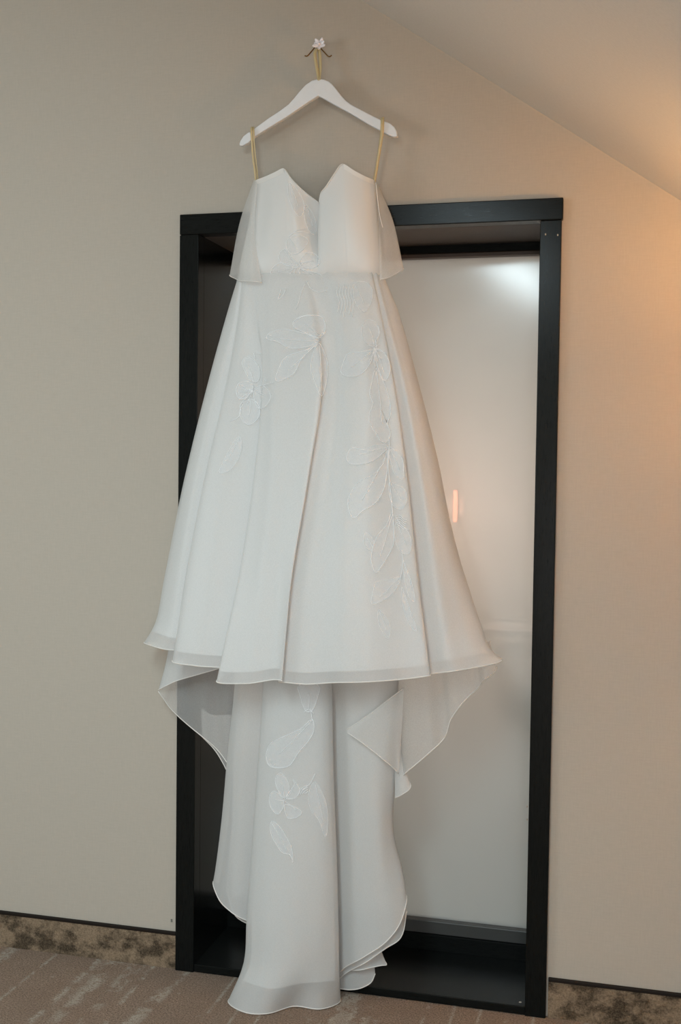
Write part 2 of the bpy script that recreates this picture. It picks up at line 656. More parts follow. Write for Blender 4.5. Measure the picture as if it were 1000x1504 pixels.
MB().box(FT, FW - FT, ND - 0.01, ND + 0.06, 0.001, SILL - 0.001).build('sill_footing', M_black_h, win)
# sash: dark rebate, slim rails, pane
RB = 0.02
MB().box(FT, FW - FT, ND - 0.0, ND + 0.05, SILL - 0.02, SILL + 0.045).build('bottom_rebate', M_black_h, win)
bevel(MB().box(FT, FW - FT, ND + 0.012, ND + 0.05, SILL + 0.045, SILL + 0.085).build('bottom_rail', M_rail, win), 0.003)
zt = FH - FT
MB().box(FT, FW - FT, ND + 0.0, ND + 0.05, zt - 0.022, zt).build('top_rebate', M_black_h, win)
bevel(MB().box(FT, FW - FT, ND + 0.01, ND + 0.05, zt - 0.034, zt - 0.022).build('top_rail', M_brown_rail, win), 0.002)
MB().box(FT, FW - FT, ND + 0.035, ND + 0.045, SILL + 0.085, zt - 0.034).build('pane', M_pane, win)
for (px, py, dx) in ((801, 344, 0), (819, 345, 0), (774, 1185, 0), (774, 1204, 0)):
    p = at(px, py, PR)
    MB().lathe([(0.0, 0.003), (0.0016, 0.002), (0.002, 0), (0.0016, -0.002), (0.0, -0.003)], (p[0], yF + 0.001, p[2]), 8).build('screw_head', M_screw, win)
p = on_floor(764, 1472, SILL)
MB().lathe([(0.0, 0.0012), (0.0035, 0.0008), (0.004, 0)], (p[0], p[1], SILL), 8).build('screw_head', M_screw, win)

# ------------------------------------------------------------------ lamps outside the view
M_shade = mat_cloth('cream_lamp_shade', (0.85, 0.66, 0.42), 1.0, 0.45)
LX, LY = 1.72, -0.50
lamp = empty('floor_lamp', (LX, LY, 0))
tag(lamp, 'slim floor lamp with cream shade beside the right end of the wall', 'lamp')
MB().lathe([(0, 0), (0.13, 0), (0.13, 0.012), (0.02, 0.03), (0, 0.03)], (LX, LY, 0.0), 32).build('base', M_trim, lamp, True)
MB().tube([(LX, LY, 0.02), (LX, LY, 1.66)], 0.010, 10).build('pole', M_trim, lamp, True)
MB().lathe([(0.13, 1.56), (0.10, 1.78)], (LX, LY, 0), 40).build('lamp_shade', M_shade, lamp, True)
MB().lathe([(0.0, 1.64), (0.02, 1.65), (0.032, 1.68), (0.025, 1.71), (0.0, 1.725)], (LX, LY, 0), 16).build('bulb', mat_emit('warm_bulb', (1.0, 0.62, 0.28), 4.0), lamp, True)
pl = bpy.data.lights.new('floor_lamp_light', 'POINT')
pl.energy = 26
pl.color = (1.0, 0.55, 0.20)
pl.shadow_soft_size = 0.05
plo = bpy.data.objects.new('floor_lamp_light', pl)
COL.objects.link(plo)
plo.location = (LX, LY, 1.735)

# the small white room behind the frosted pane, with its lamps
BY0, BY1 = ND + 0.055, ND + 1.10
BX0, BX1, BZ1 = -0.35, 1.45, 2.35
M_bath = mat_simple('white_tile_paint', (0.70, 0.76, 0.77), 0.5)
M_bathfloor = mat_simple('blue_grey_tile', (0.30, 0.40, 0.43), 0.4)
bw = MB()
for q in ([(BX0, BY1, 0), (BX1, BY1, 0), (BX1, BY1, BZ1), (BX0, BY1, BZ1)], [(BX0, BY0, 0), (BX0, BY1, 0), (BX0, BY1, BZ1), (BX0, BY0, BZ1)],
          [(BX1, BY0, 0), (BX1, BY1, 0), (BX1, BY1, BZ1), (BX1, BY0, BZ1)],
          [(BX0, BY0, BZ1), (BX1, BY0, BZ1), (BX1, BY1, BZ1), (BX0, BY1, BZ1)],
          [(BX0, BY0, 0), (FT, BY0, 0), (FT, BY0, BZ1), (BX0, BY0, BZ1)], [(FW - FT, BY0, 0), (BX1, BY0, 0), (BX1, BY0, BZ1), (FW - FT, BY0, BZ1)],
          [(FT, BY0, zt), (FW - FT, BY0, zt), (FW - FT, BY0, BZ1), (FT, BY0, BZ1)]):
    bw.add(q, [(0, 1, 2, 3)])
tag(bw.build('wall_behind_pane', M_bath), 'white walls of the small room behind the frosted pane', kind='structure')
tag(MB().add([(BX0, BY0, 0), (BX1, BY0, 0), (BX1, BY1, 0), (BX0, BY1, 0)], [(0, 1, 2, 3)]).build('floor_behind_pane', M_bathfloor), 'blue grey floor behind the frosted pane', kind='structure')
RY = BY1 - 0.06
rp_ = at(668.5, 743, -RY)
sc_ = empty('wall_sconce', (rp_[0], BY1, rp_[2]))
tag(sc_, 'slim pink glowing rod lamp seen through the frosted pane', 'lamp')
MB().box(rp_[0] - 0.03, rp_[0] + 0.03, BY1 - 0.02, BY1 - 0.001, rp_[2] - 0.04, rp_[2] + 0.04).build('backplate', M_hanger, sc_)
MB().tube([(rp_[0], RY, rp_[2] - 0.062), (rp_[0], RY, rp_[2] + 0.062)], 0.0085, 12).build('glowing_rod', mat_emit('sconce_glow', (1.0, 0.36, 0.22), 9.0), sc_, True)
MB().tube([(rp_[0], BY1 - 0.02, rp_[2]), (rp_[0], RY, rp_[2])], 0.005, 8).build('arm', M_hanger, sc_, True)
sp = bpy.data.lights.new('sconce_light', 'POINT')
sp.energy = 18
sp.color = (1.0, 0.66, 0.50)
sp.shadow_soft_size = 0.10
spo = bpy.data.objects.new('sconce_light', sp)
COL.objects.link(spo)
spo.location = (rp_[0], RY - 0.35, rp_[2])
sh = empty('bath_shelf', (0.98, ND + 0.30, 1.12))
tag(sh, 'white shelf dimly seen through the right edge of the frosted pane', 'shelf')
s0, s1 = at(712, 921, -(ND + 0.30)), at(812, 917, -(ND + 0.30))
MB().box(s0[0], s1[0], ND + 0.24, ND + 0.42, s0[2] - 0.02, s0[2]).build('shelf_board', M_hanger, sh)
MB().box(s0[0] + 0.04, s1[0], ND + 0.26, ND + 0.40, s0[2] - 0.085, s0[2] - 0.06).build('shelf_board', M_hanger, sh)
MB().box(s1[0] - 0.02, s1[0], ND + 0.24, ND + 0.42, s0[2] - 0.085, s0[2] - 0.001).build('bracket', M_hanger, sh)
dp = (0.985, ND + 0.10)
dl = empty('ceiling_downlight', (dp[0], dp[1], BZ1))
tag(dl, 'cool white downlight glowing behind the top right corner of the pane', 'lamp')
MB().lathe([(0.045, -0.001), (0.05, -0.012), (0.036, -0.012), (0.034, -0.001)], (dp[0], dp[1], BZ1), 24).build('ring', M_hanger, dl, True)
MB().lathe([(0.0, -0.004), (0.035, -0.004)], (dp[0], dp[1], BZ1), 24).build('lens', mat_emit('cool_lens', (0.85, 0.93, 1.0), 6.0), dl, True)
sp = bpy.data.lights.new('downlight_light', 'SPOT')
sp.energy = 16
sp.color = (0.85, 0.93, 1.0)
sp.spot_size = math.radians(75)
sp.spot_blend = 0.8
sp.shadow_soft_size = 0.03
spo = bpy.data.objects.new('downlight_light', sp)
COL.objects.link(spo)
spo.location = (dp[0], dp[1], BZ1 - 0.03)

# ------------------------------------------------------------------ hook, hanger
HK = at(468.4, 65, 0.0)
hook = empty('wall_hook', at(468.4, 65, 0.040) * np.array([1, 0, 1]))
tag(hook, 'small white crystal flower wall hook with two bronze prongs above the hanger', 'hook')
HF = at(468.4, 65, 0.040)
prof = MB()
prof.tube([(HK[0], -0.0003, HK[2]), (HK[0], -0.004, HK[2])], 0.007, 12)
prof.tube([(HK[0], -0.004, HK[2]), (HF[0], -0.035, HF[2])], 0.003, 12)
prof.build('stem', M_bronze, hook, True)
for pts in ([(464, 68, .030), (462, 70, .036), (456.4, 76.8, .042), (451.6, 82, .045), (449.5, 82.6, .046), (447.4, 81.6, .047)],
            [(469.5, 68.5, .030), (471.2, 71.2, .036), (476.4, 76.8, .042), (482, 82.6, .045), (485, 83, .046), (487, 81, .047)]):
    MB().tube(cr([at(*p) for p in pts], 18), 0.0017, 8).build('prong', M_bronze, hook, True)


def petal(cx, cz, y, ang, L, Wd, cup):
    vs, fs = [], []
    nu_, nv_ = 7, 7
    for i in range(nu_):
        t = i / (nu_ - 1)
        wid = Wd * math.sin(math.pi * (0.12 + 0.80 * t)) ** 0.7
        for j in range(nv_):
            s = j / (nv_ - 1) * 2 - 1
            lx, lz = t * L, s * wid
            ly = -cup * (t ** 1.5) * L + 0.35 * cup * L * s * s
            vs.append((cx + lx * math.cos(ang) - lz * math.sin(ang), y + ly, cz + lx * math.sin(ang) + lz * math.cos(ang)))
    return vs, grid_faces(nu_, nv_)


for k, (ang, L) in enumerate(((60, .017), (125, .016), (195, .016), (265, .013), (345, .017), (20, .015), (160, .013))):
    vs, fs = petal(HF[0], HF[2], -0.036 - 0.002 * (k % 3), math.radians(ang), L * 1.12, 0.0062, 0.35)
    o = mesh_obj('petal', vs, fs, M_petal, hook, True)
    s_ = o.modifiers.new('thick', 'SOLIDIFY')
    s_.thickness = 0.0012
MB().lathe([(0, -0.004), (0.004, -0.002), (0.0045, 0), (0.004, 0.002), (0, 0.004)], (HF[0], -0.043, HF[2]), 12).build('crystal_centre', M_petal, hook, True)

HD = 0.052
hanger = empty('coat_hanger', at(468, 128, HD))
tag(hanger, 'white wooden coat hanger hung by a gold ribbon loop', 'hanger')
outline = [(351, 212), (352.5, 207), (357, 200), (362.5, 195.5), (366.5, 193.2), (368.5, 196.2), (371.2, 190.4), (383, 181.5), (395, 172.8), (410, 163),
           (423.5, 153), (432, 143.5), (440, 133.5), (449, 124), (458, 118), (468.5, 115.5), (476, 116.6), (482, 119), (487, 123), (491, 127.5),
           (496.5, 134.5), (501.5, 141), (507.5, 147.5), (515, 153.2), (528, 160.2), (540.5, 166.7), (551, 172), (558.8, 175.8), (561.0, 179.8), (563.2, 177.8), (568, 179),
           (573, 181.3), (578.5, 186), (582, 192), (583.4, 200.3), (578, 201), (569, 197.5), (560, 192.5),
           (542, 183), (527, 174), (512, 165), (497, 157), (482, 148.6), (474, 144), (467, 140.4), (460, 145), (452, 150), (436, 161), (419, 172.5), (397, 186),
           (374, 200.2), (365, 209), (357, 213.6), (352.5, 214.3)]
poly = [tuple(at(x, y, HD + 0.008)) for (x, y) in outline]
body = MB().prism(poly, (0, 0.016, 0)).build('hanger_body', M_hanger, hanger)
bevel(body, 0.003, 3)


def ribbon(pts, width, name, mat, parent, n=24, twist=0.0):
    P = cr([at(*p) for p in pts], n)
    vs = []
    for i, q in enumerate(P):
        t = Vector(P[min(i + 1, n - 1)] - P[max(i - 1, 0)]).normalized()
        a = twist * i / (n - 1)
        side = Vector((math.cos(a), math.sin(a), 0))
        side = (side - t * side.dot(t)).normalized() * width / 2
        q = Vector(q)
        vs += [q - side, q + side]
    fs = [(2 * i, 2 * i + 1, 2 * i + 3, 2 * i + 2) for i in range(n - 1)]
    o = mesh_obj(name, vs, fs, mat, parent, True)
    m = o.modifiers.new('thick', 'SOLIDIFY')
    m.thickness = 0.0008
    return o


ribbon([(467, 71, .036), (464.2, 73, .043), (462.3, 78, .047), (464.5, 95, .051), (467.3, 112, .055), (468.3, 118, .0605)], 0.0085, 'hanging_ribbon', M_gold, hanger, twist=0.4)
ribbon([(466.8, 71, .034), (468.5, 73.5, .039), (469.8, 84, .045), (470.3, 98, .049), (469.4, 112, .053), (468.8, 118, .0605)], 0.009, 'hanging_ribbon', M_gold, hanger, twist=-0.5)

# ------------------------------------------------------------------ the gown
GC = at(468, 1400, 0.10)
dress = empty('wedding_dress', (GC[0], -0.10, 0.0))
tag(dress, 'ivory organza wedding gown with embroidered leaves, hanging from white hanger, train on carpet', 'dress')

# --- bodice
cupL = [
    [(377, 268, .050), (366, 330, .050), (353, 397, 0.060), (357.6, 422, 0.050)],
    [(375, 266, .072), (366, 330, .082), (353, 397, 0.095), (357.6, 422, 0.067)],
    [(391, 259.5, .098), (387, 330, .112), (378, 397, 0.117), (381.6, 422, 0.089)],
    [(404, 253.5, .110), (402, 330, .128), (400, 397, 0.126), (402.72, 422, 0.098)],
    [(415.5, 248, .114), (420, 330, .134), (420, 397, 0.129), (421.92, 422, 0.101)],
    [(418.5, 249.5, .116), (424, 330, .134), (426, 397, 0.130), (427.68, 422, 0.102)],
    [(428, 263, .120), (435, 330, .134), (440, 397, 0.130), (441.12, 422, 0.102)],
    [(446, 281, .112), (452, 335, .118), (455, 397, 0.128), (455.52, 422, 0.100)],
    [(467, 297, .096), (467, 345, .100), (468, 397, 0.127), (468, 422, 0.099)],
    [(476, 304, .090), (476, 345, .094), (478, 397, 0.124), (477.6, 422, 0.096)]]
cupR = [
    [(478, 300, .095), (476, 345, .098), (474, 397, 0.124), (473.76, 422, 0.096)],
    [(470, 303, .100), (467.5, 345, .108), (467, 397, 0.128), (467.04, 422, 0.100)],
    [(471.5, 284, .114), (470, 340, .124), (473, 397, 0.131), (472.8, 422, 0.103)],
    [(479, 274, .120), (481, 335, .134), (484, 397, 0.132), (483.36, 422, 0.104)],
    [(490, 257, .119), (494, 330, .137), (497, 397, 0.132), (495.84, 422, 0.104)],
    [(500.5, 242.5, .116), (505, 330, .137), (508, 397, 0.131), (506.4, 422, 0.103)],
    [(504.5, 241.5, .115), (509, 330, .137), (512, 397, 0.131), (510.24, 422, 0.103)],
    [(520, 251, .111), (525, 330, .130), (530, 397, 0.126), (527.52, 422, 0.098)],
    [(537, 260, .099), (542, 330, .114), (547, 397, 0.116), (543.84, 422, 0.088)],
    [(550, 265.5, .074), (555, 330, .084), (560, 397, 0.096), (556.32, 422, 0.068)],
    [(548.5, 268, .050), (555, 330, .050), (560, 397, 0.060), (556.32, 422, 0.050)]]
gL = loft(cupL, 6, 26)
gR = loft(cupR, 6, 26)
pL = sheet('bodice_cup', gL, M_bodice, dress)
pR = sheet('bodice_cup.001', gR, M_bodice, dress)
BVH['cupL'], BVH['cupR'] = BVH['bodice_cup'], BVH['bodice_cup.001']


def band(G, i0, i1, j1, name, parent, mat, lift=0.0025):
    """a raised binding strip following the top edge of a cup"""
    sub = G[i0:i1 + 1, :j1 + 1].copy()
    top = sub[:, :1].copy()
    top[:, :, 2] += 0.001
    sub = np.concatenate([top, sub], axis=1)
    sub[:, :, 1] -= lift
    sub[:, -1, 1] += lift * 0.8
    nu, nv = sub.shape[:2]
    return mesh_obj(name, [tuple(p) for p in sub.reshape(-1, 3)], grid_faces(nu, nv), mat, parent, True)


band(gL, 4, 26, 1, 'neckline_binding', pL, M_hem)
band(gR, 36, 57, 1, 'neckline_binding', pR, M_hem)
MB().tube([Vector(p) + Vector((0, -.001, 0)) for p in gL[26:50, 0]], 0.0016, 6).build('neckline_piping', M_hem, pL, True)
MB().tube([Vector(p) + Vector((0, -.001, 0)) for p in gR[8:36, 0]], 0.0018, 6).build('neckline_piping', M_hem, pR, True)
back = loft([[(378, 300, .046), (366, 340, .046), (354, 411, .055)], [(420, 303, .040), (420, 340, .040), (420, 411, .045)],
             [(466, 305, .038), (466, 340, .038), (466, 411, .045)], [(510, 303, .040), (510, 340, .040), (510, 411, .045)],
             [(548, 300, .046), (555, 340, .046), (560, 411, .055)]], 6, 16)
sheet('bodice_back', back, M_satin, dress)

# --- sheer ruffle falling over the back and sides of the bodice
ruf = [
    [(378, 270, .098), (374, 340, .110), (384, 414.5, .136)],
    [(376, 268, .092), (366, 335, .106), (364, 413, .134)],
    [(374, 264, .080), (357, 328, .088), (353, 412.5, .110)],
    [(373, 263, .068), (353, 326, .074), (345, 409, .086)],
    [(373, 263, .052), (351, 332, .055), (337, 404, .065)],
    [(378, 264, .034), (366, 330, .030), (356, 401, .034)],
    [(420, 300, .030), (420, 340, .027), (418, 398, .028)],
    [(466, 303, .030), (466, 340, .025), (466, 396, .026)],
    [(510, 300, .030), (510, 340, .027), (512, 394, .028)],
    [(547, 264, .034), (561, 330, .030), (572, 394, .036)],
    [(552, 265, .056), (576.5, 322, .060), (592.5, 394, .070)],
    [(552, 265, .072), (571, 326, .082), (582, 402, .098)],
    [(552, 266, .085), (562, 332, .100), (570, 408, .116)],
    [(551, 267, .092), (556, 334, .112), (558, 411, .124)]]
gF = loft(ruf, 6, 26, 0.0015, 3)
o = sheet('sheer_ruffle', gF, M_sheer, dress)
hem(gF, M_hem, o, 0.0013)
MB().tube([Vector(p) for p in cr([at(*q) for q in ((552, 268, .094), (554.5, 292, .106), (558, 318, .113), (562, 334, .112))], 16)], 0.0012, 6).build('gathered_edge', M_hem, o, True)

# --- skirt
Y6 = (400, 470, 560, 700, 850, 930)


def colk(xs, ds, last):
    return [(x, y, d) for x, y, d in zip(xs, Y6, ds)] + [last]


skirt_cols = [
    colk((364, 347, 324, 287, 254, 240), (.045, .040, .038, .040, .045, .05), (230, 942, .055)),
    [(352, 400, .078), (335, 455, .075), (307, 556, .080), (271, 702, .090), (241, 850, .100), (228, 915, .110), (211.5, 944, .120)],
    colk((354, 342, 320, 288, 264, 253), (.100, .108, .120, .134, .148, .158), (241, 953, .165)),
    colk((357, 349, 335, 312, 290, 280), (.103, .110, .120, .134, .146, .152), (272, 959, .156)),
    colk((358, 349, 333, 301, 272, 260), (.104, .113, .127, .150, .172, .186), (253, 971, .192)),
    colk((362, 355, 348, 330, 308, 298), (.108, .123, .142, .170, .198, .211), (290, 978, .217)),
    colk((369, 374, 392, 384, 363, 349), (.112, .122, .138, .166, .190, .201), (337, 984, .206)),
    colk((375, 381, 385, 373, 350, 333), (.113, .128, .148, .182, .213, .232), (318, 1001, .242)),
    colk((386, 394, 397, 394, 379, 370), (.118, .138, .163, .203, .238, .253), (362, 1004, .263)),
    colk((408, 421, 425, 420, 412, 408), (.124, .144, .170, .212, .246, .260), (405, 998, .267)),
    colk((438, 458, 472, 453, 428, 420), (.127, .150, .177, .225, .262, .275), (414, 1000, .280)),
    colk((454, 470, 475, 452, 424, 416), (.124, .142, .166, .210, .243, .256), (409, 1001, .261)),
    colk((466, 485, 490, 475, 456, 452), (.125, .140, .161, .204, .240, .252), (450, 1005, .258)),
    colk((480, 500, 506, 502, 498, 497), (.129, .145, .166, .209, .250, .261), (499, 1002, .267)),
    colk((508, 524, 534, 535, 532, 532), (.130, .148, .172, .215, .252, .263), (532, 1002, .268)),
    colk((535, 551, 566, 580, 590, 596), (.122, .138, .158, .193, .223, .233), (600, 997, .238)),
    colk((545, 561, 578, 598, 614, 624), (.116, .132, .153, .184, .209, .218), (632, 992, .223)),
    colk((547, 561, 577, 595, 609, 617), (.110, .123, .139, .162, .183, .190), (624, 991, .194)),
    colk((552, 569, 592, 618, 641, 653), (.106, .121, .137, .160, .179, .185), (662, 986, .189)),
    colk((555, 575, 601, 632, 664, 682), (.100, .114, .130, .148, .160, .166), (702, 980, .170)),
    [(561, 400, .085), (584, 455, .083), (611, 548, .090), (644, 680, .099), (660, 760, .104), (675, 820, .109), (694, 880, .114), (708, 922, .118), (720, 953, .123), (738, 970, .128)],
    colk((552, 570, 596, 632, 667, 687), (.045, .040, .040, .042, .045, .048), (706, 958, .052))]
gS = loft(skirt_cols, 8, 70, 0.0018, 11, 2.6)
o = sheet('skirt_overlay', gS, M_org, dress)
hem(gS, M_hem, o, 0.0017)
# lining: same folds, a little inside and with a shorter hem
lin = []
for c_ in skirt_cols:
    cc = [(468 + (x - 468) * 0.988, y, max(d - 0.010, 0.035)) for (x, y, d) in c_[:-1]]
    x, y, d = c_[-1]
    xp, yp, dp = c_[-2]
    k = max(0.25, 1 - 17.0 / max(18, y - yp))
    cc.append((468 + (xp + (x - xp) * k - 468) * 0.992, yp + (y - yp) * k, max(dp + (d - dp) * k - 0.010, 0.035)))
    lin.append(cc)
gI = loft(lin, 8, 60, 0.0018, 11, 2.6)
o = sheet('skirt_lining', gI, M_satin, dress)
hem(gI, M_hem, o, 0.0010)
sb = loft([colk((364, 347, 324, 287, 254, 240), (.044, .038, .036, .038, .043, .046), (236, 936, .05)),
           colk((420, 415, 405, 390, 380, 375), (.040, .034, .032, .034, .04, .045), (372, 950, .05)),
           colk((490, 495, 500, 505, 510, 512), (.040, .034, .032, .034, .04, .045), (515, 950, .05)),
           colk((552, 570, 596, 632, 667, 687), (.044, .038, .036, .038, .043, .046), (694, 948, .05))], 8, 40)
sheet('skirt_back', sb, M_satin, dress)

# --- train and side drapes under the front hem
def part(name, cols, mat, per=6, nv=40, wob=0.0012, seed=1, hems=True, rad=0.0015, freq=2.5, edges=()):
    G = loft(cols, per, nv, wob, seed, freq)
    o = sheet(name, G, mat, dress)
    if hems:
        hem(G, M_hem, o, rad)
    for e in edges:
        pts = G[e] if isinstance(e, int) else G[:, 0]
        MB().tube([Vector(p) for p in pts], rad, 6).build('hem_edge', M_hem, o, True)
    return G, o


part('train_side_panel', [
    [(360, 930, .040), (354, 1005, .040), (343, 1110, .040), (336, 1200, .040), (327, 1270, .040), (322, 1297, .042)],
    [(350, 930, .058), (345, 1005, .058), (334, 1110, .058), (326, 1200, .058), (317, 1272, .060), (313, 1295, .062)],
    [(356, 930, .082), (351, 1005, .082), (341, 1110, .086), (335, 1200, .086), (326, 1280, .088), (322, 1322, .090)],
    [(370, 930, .088), (363, 1005, .088), (353, 1110, .092), (348, 1200, .092), (344, 1285, .094), (342, 1341, .096)],
    [(396, 930, .080), (389, 1005, .080), (380, 1110, .082), (376, 1200, .082), (374, 1290, .082), (374, 1357, .082)],
    [(425, 930, .070), (416, 1005, .070), (410, 1110, .070), (406, 1200, .070), (405, 1300, .070), (408, 1374, .070)]], M_train, seed=4)
part('train_side_lining', [
    [(362, 930, .045), (357, 1005, .045), (348, 1110, .045), (342, 1200, .045), (335, 1270, .045), (332, 1306, .045)],
    [(372, 930, .062), (365, 1005, .062), (356, 1110, .064), (351, 1200, .064), (347, 1285, .064), (346, 1345, .064)],
    [(396, 930, .055), (389, 1005, .055), (382, 1110, .055), (378, 1200, .055), (376, 1290, .055), (377, 1363, .055)],
    [(425, 930, .050), (416, 1005, .050), (410, 1110, .050), (406, 1200, .050), (405, 1300, .050), (408, 1380, .050)]], M_sheer, seed=5)

gT, oT = part('train_centre_panel', [
    [(398, 930, .085), (398, 1010, .085), (391, 1130, .090), (384, 1240, .095), (376, 1350, .095), (370, 1420, .095), (352, 1458)],
    [(387, 930, .120), (386, 1010, .120), (378, 1130, .128), (370, 1240, .135), (362, 1350, .140), (357.5, 1415, .142), (335, 1470)],
    [(401, 930, .135), (399, 1010, .138), (392, 1130, .148), (385, 1240, .158), (378, 1350, .166), (374, 1425, .172), (352, 1484)],
    [(428, 930, .142), (426, 1010, .146), (422, 1130, .156), (418, 1240, .166), (413, 1350, .175), (408, 1430, .182), (392, 1489)],
    [(456, 930, .138), (456, 1010, .142), (455, 1130, .150), (454, 1240, .156), (450, 1350, .160), (444, 1430, .160), (430, 1478.5)],
    [(478, 930, .128), (478, 1010, .130), (479, 1130, .136), (481, 1240, .140), (480, 1350, .140), (476, 1430, .134), (470, 1482)],
    [(487, 930, .110), (488, 1010, .110), (490, 1130, .112), (494, 1240, .114), (497, 1350, .112), (498, 1425, .104), (500, 1470)],
    [(480, 930, .085), (482, 1010, .085), (484, 1130, .085), (488, 1240, .085), (491, 1350, .082), (492, 1420, .075), (488, 1455)]],
    M_train, 7, 56, 0.0015, 21)
part('train_centre_lining', [
    [(399, 930, .082), (393, 1010, .108), (386, 1130, .116), (378, 1240, .122), (370, 1350, .126), (367, 1415, .128), (356, 1440, .130)],
    [(428, 930, .125), (426, 1010, .130), (422, 1130, .140), (418, 1240, .150), (413, 1350, .158), (409, 1420, .162), (400, 1452, .165)],
    [(456, 930, .122), (456, 1010, .127), (455, 1130, .135), (454, 1240, .142), (450, 1350, .146), (446, 1410, .146), (440, 1444, .146)],
    [(480, 930, .098), (482, 1010, .098), (484, 1130, .100), (488, 1240, .101), (491, 1350, .100), (492, 1410, .094), (492, 1440, .090)]],
    M_satin, 7, 40, 0.0012, 21, rad=0.0009)

rp = [
    [(478, 930, .060), (482, 1010, .060), (485, 1130, .060), (489, 1240, .058), (494, 1350, .054), (498, 1428, .050)],
    [(497, 930, .082), (497, 1010, .082), (500, 1130, .082), (503, 1240, .080), (505, 1350, .076), (508, 1420, .072)],
    [(520, 930, .100), (520, 1010, .102), (522, 1130, .104), (525, 1240, .104), (530, 1340, .102), (536, 1405, .100)],
    [(550, 930, .100), (550, 1010, .102), (552, 1130, .104), (555, 1240, .104), (561, 1330, .104), (567, 1383, .104)],
    [(574, 930, .085), (573, 1010, .086), (571, 1130, .088), (570, 1230, .088), (582, 1310, .090), (588, 1355, .092)],
    [(587, 930, .062), (585, 1010, .062), (581, 1130, .062), (578, 1220, .062), (592, 1282, .064), (597, 1316, .066)],
    [(580, 930, .042), (578, 1010, .042), (575, 1130, .042), (573, 1220, .042), (583, 1282, .042), (588, 1310, .044)]]
part('train_right_panel', rp, M_train, 6, 44, 0.0012, 31)
rl = []
for c_ in rp[:-1]:
    cc = [(x, y, max(d - 0.016, 0.036)) for x, y, d in c_]
    x, y, d = cc[-1]
    cc[-1] = (x + 0.5, y + (9 if x < 585 else 22), d)
    rl.append(cc)
part('train_right_underlayer', rl, M_train, 6, 44, 0.0012, 32)
part('train_inner_tail', [
    [(500, 1330, .045), (502, 1400, .045), (506, 1424, .046)],
    [(520, 1330, .060), (523, 1395, .062), (526, 1425, .064)],
    [(540, 1330, .055), (543, 1390, .058), (546, 1421, .062)],
    [(553, 1330, .048), (557, 1385, .050), (560, 1418, .056)],
    [(552, 1330, .040), (557, 1385, .042), (567.5, 1417, .050)],
    [(548, 1330, .034), (552, 1385, .034), (560, 1404, .036)]], M_train, 6, 24, 0.001, 33)
part('train_low_tail', [
    [(492, 1330, .030), (494, 1400, .030), (498, 1452, .034)],
    [(508, 1330, .042), (510, 1400, .042), (514, 1453.5, .044)],
    [(525, 1330, .045), (528, 1400, .045), (532, 1450.5, .046)],
    [(540, 1330, .040), (542, 1400, .040), (545, 1443, .042)],
    [(545, 1330, .032), (548, 1400, .032), (551, 1430, .034)]], M_train, 6, 24, 0.001, 34)

# right side drape: folded-over flap, wide wing, small tail
part('side_drape_wing', [
    [(586, 950, .050), (583, 1050, .050), (586, 1128, .052)],
    [(590, 950, .075), (588, 1050, .075), (590, 1139, .078)],
    [(602, 950, .085), (601, 1050, .088), (598, 1133, .092)],
    [(626, 950, .082), (628, 1040, .084), (631, 1105, .088)],
    [(645, 950, .070), (648, 1030, .072), (653, 1083, .074)],
    [(655, 950, .076), (658, 1020, .078), (662, 1057, .080)],
    [(678, 948, .070), (680, 1000, .072), (682, 1029, .074)],
    [(698, 945, .060), (700, 985, .062), (703, 1009, .064)],
    [(704, 945, .066), (706, 980, .068), (709, 1000, .070)],
    [(718, 942, .060), (722, 970, .060), (727, 986, .062)],
    [(720, 940, .050), (724, 965, .050), (729, 979, .052)]], M_wing, 6, 30, 0.0015, 41)
gFl = loft([[(593, 1011, .118), (590, 1070, .112), (585, 1136, .104)],
            [(575, 1024, .126), (574, 1070, .124), (571, 1122, .120)],
            [(552, 1042, .130), (552, 1070, .130), (550, 1105, .130)],
            [(530, 1058, .130), (530, 1074, .130), (529, 1089, .130)],
            [(510, 1071, .124), (510, 1073, .124), (510, 1076, .124)]], 6, 20, 0.001, 42)
o = sheet('side_drape_flap', gFl, M_sheer, dress)
hem(gFl, M_hem, o, 0.0014)
hem(gFl, M_hem, o, 0.0014, row=0)
part('side_drape_tail', [
    [(579, 1040, .070), (579, 1110, .074), (580, 1172, .078)],
    [(584, 1040, .085), (583, 1110, .088), (589, 1168, .090)],
    [(588, 1040, .080), (588, 1110, .082), (603, 1156, .082)],
    [(592, 1040, .070), (591, 1105, .072), (597, 1140, .074)]], M_train, 6, 24, 0.0005, 43, rad=0.0012)

# left side drape: upper fold and the underside behind it
part('side_drape_fold', [
    [(256, 935, .052), (250, 975, .050), (243, 1008, .050)],
    [(250, 935, .070), (244, 972, .070), (233, 1013, .072)],
    [(272, 940, .088), (266, 970, .090), (258, 1000.5, .092)],
    [(300, 945, .094), (296, 970, .096), (290, 991, .098)],
    [(330, 950, .090), (328, 970, .090), (324, 981, .090)],
    [(352, 950, .085), (351, 965, .085), (350, 972, .085)]], M_train, 6, 24, 0.001, 51)
part('side_drape_underside', [
    [(245, 990, .060), (240, 1003, .060), (233, 1015, .062)],
    [(258, 975, .048), (255, 1010, .048), (250, 1040, .050)],
    [(278, 965, .038), (277, 1020, .038), (276, 1065, .040)],
    [(300, 960, .048), (300, 1030, .048), (301, 1085, .050)],
    [(318, 960, .038), (318, 1040, .038), (320, 1102, .040)],
    [(332, 960, .045), (332, 1040, .045), (334, 1120, .048)],
    [(352, 960, .036), (350, 1040, .036), (349, 1140, .038)]], M_wing, 6, 30, 0.001, 52)
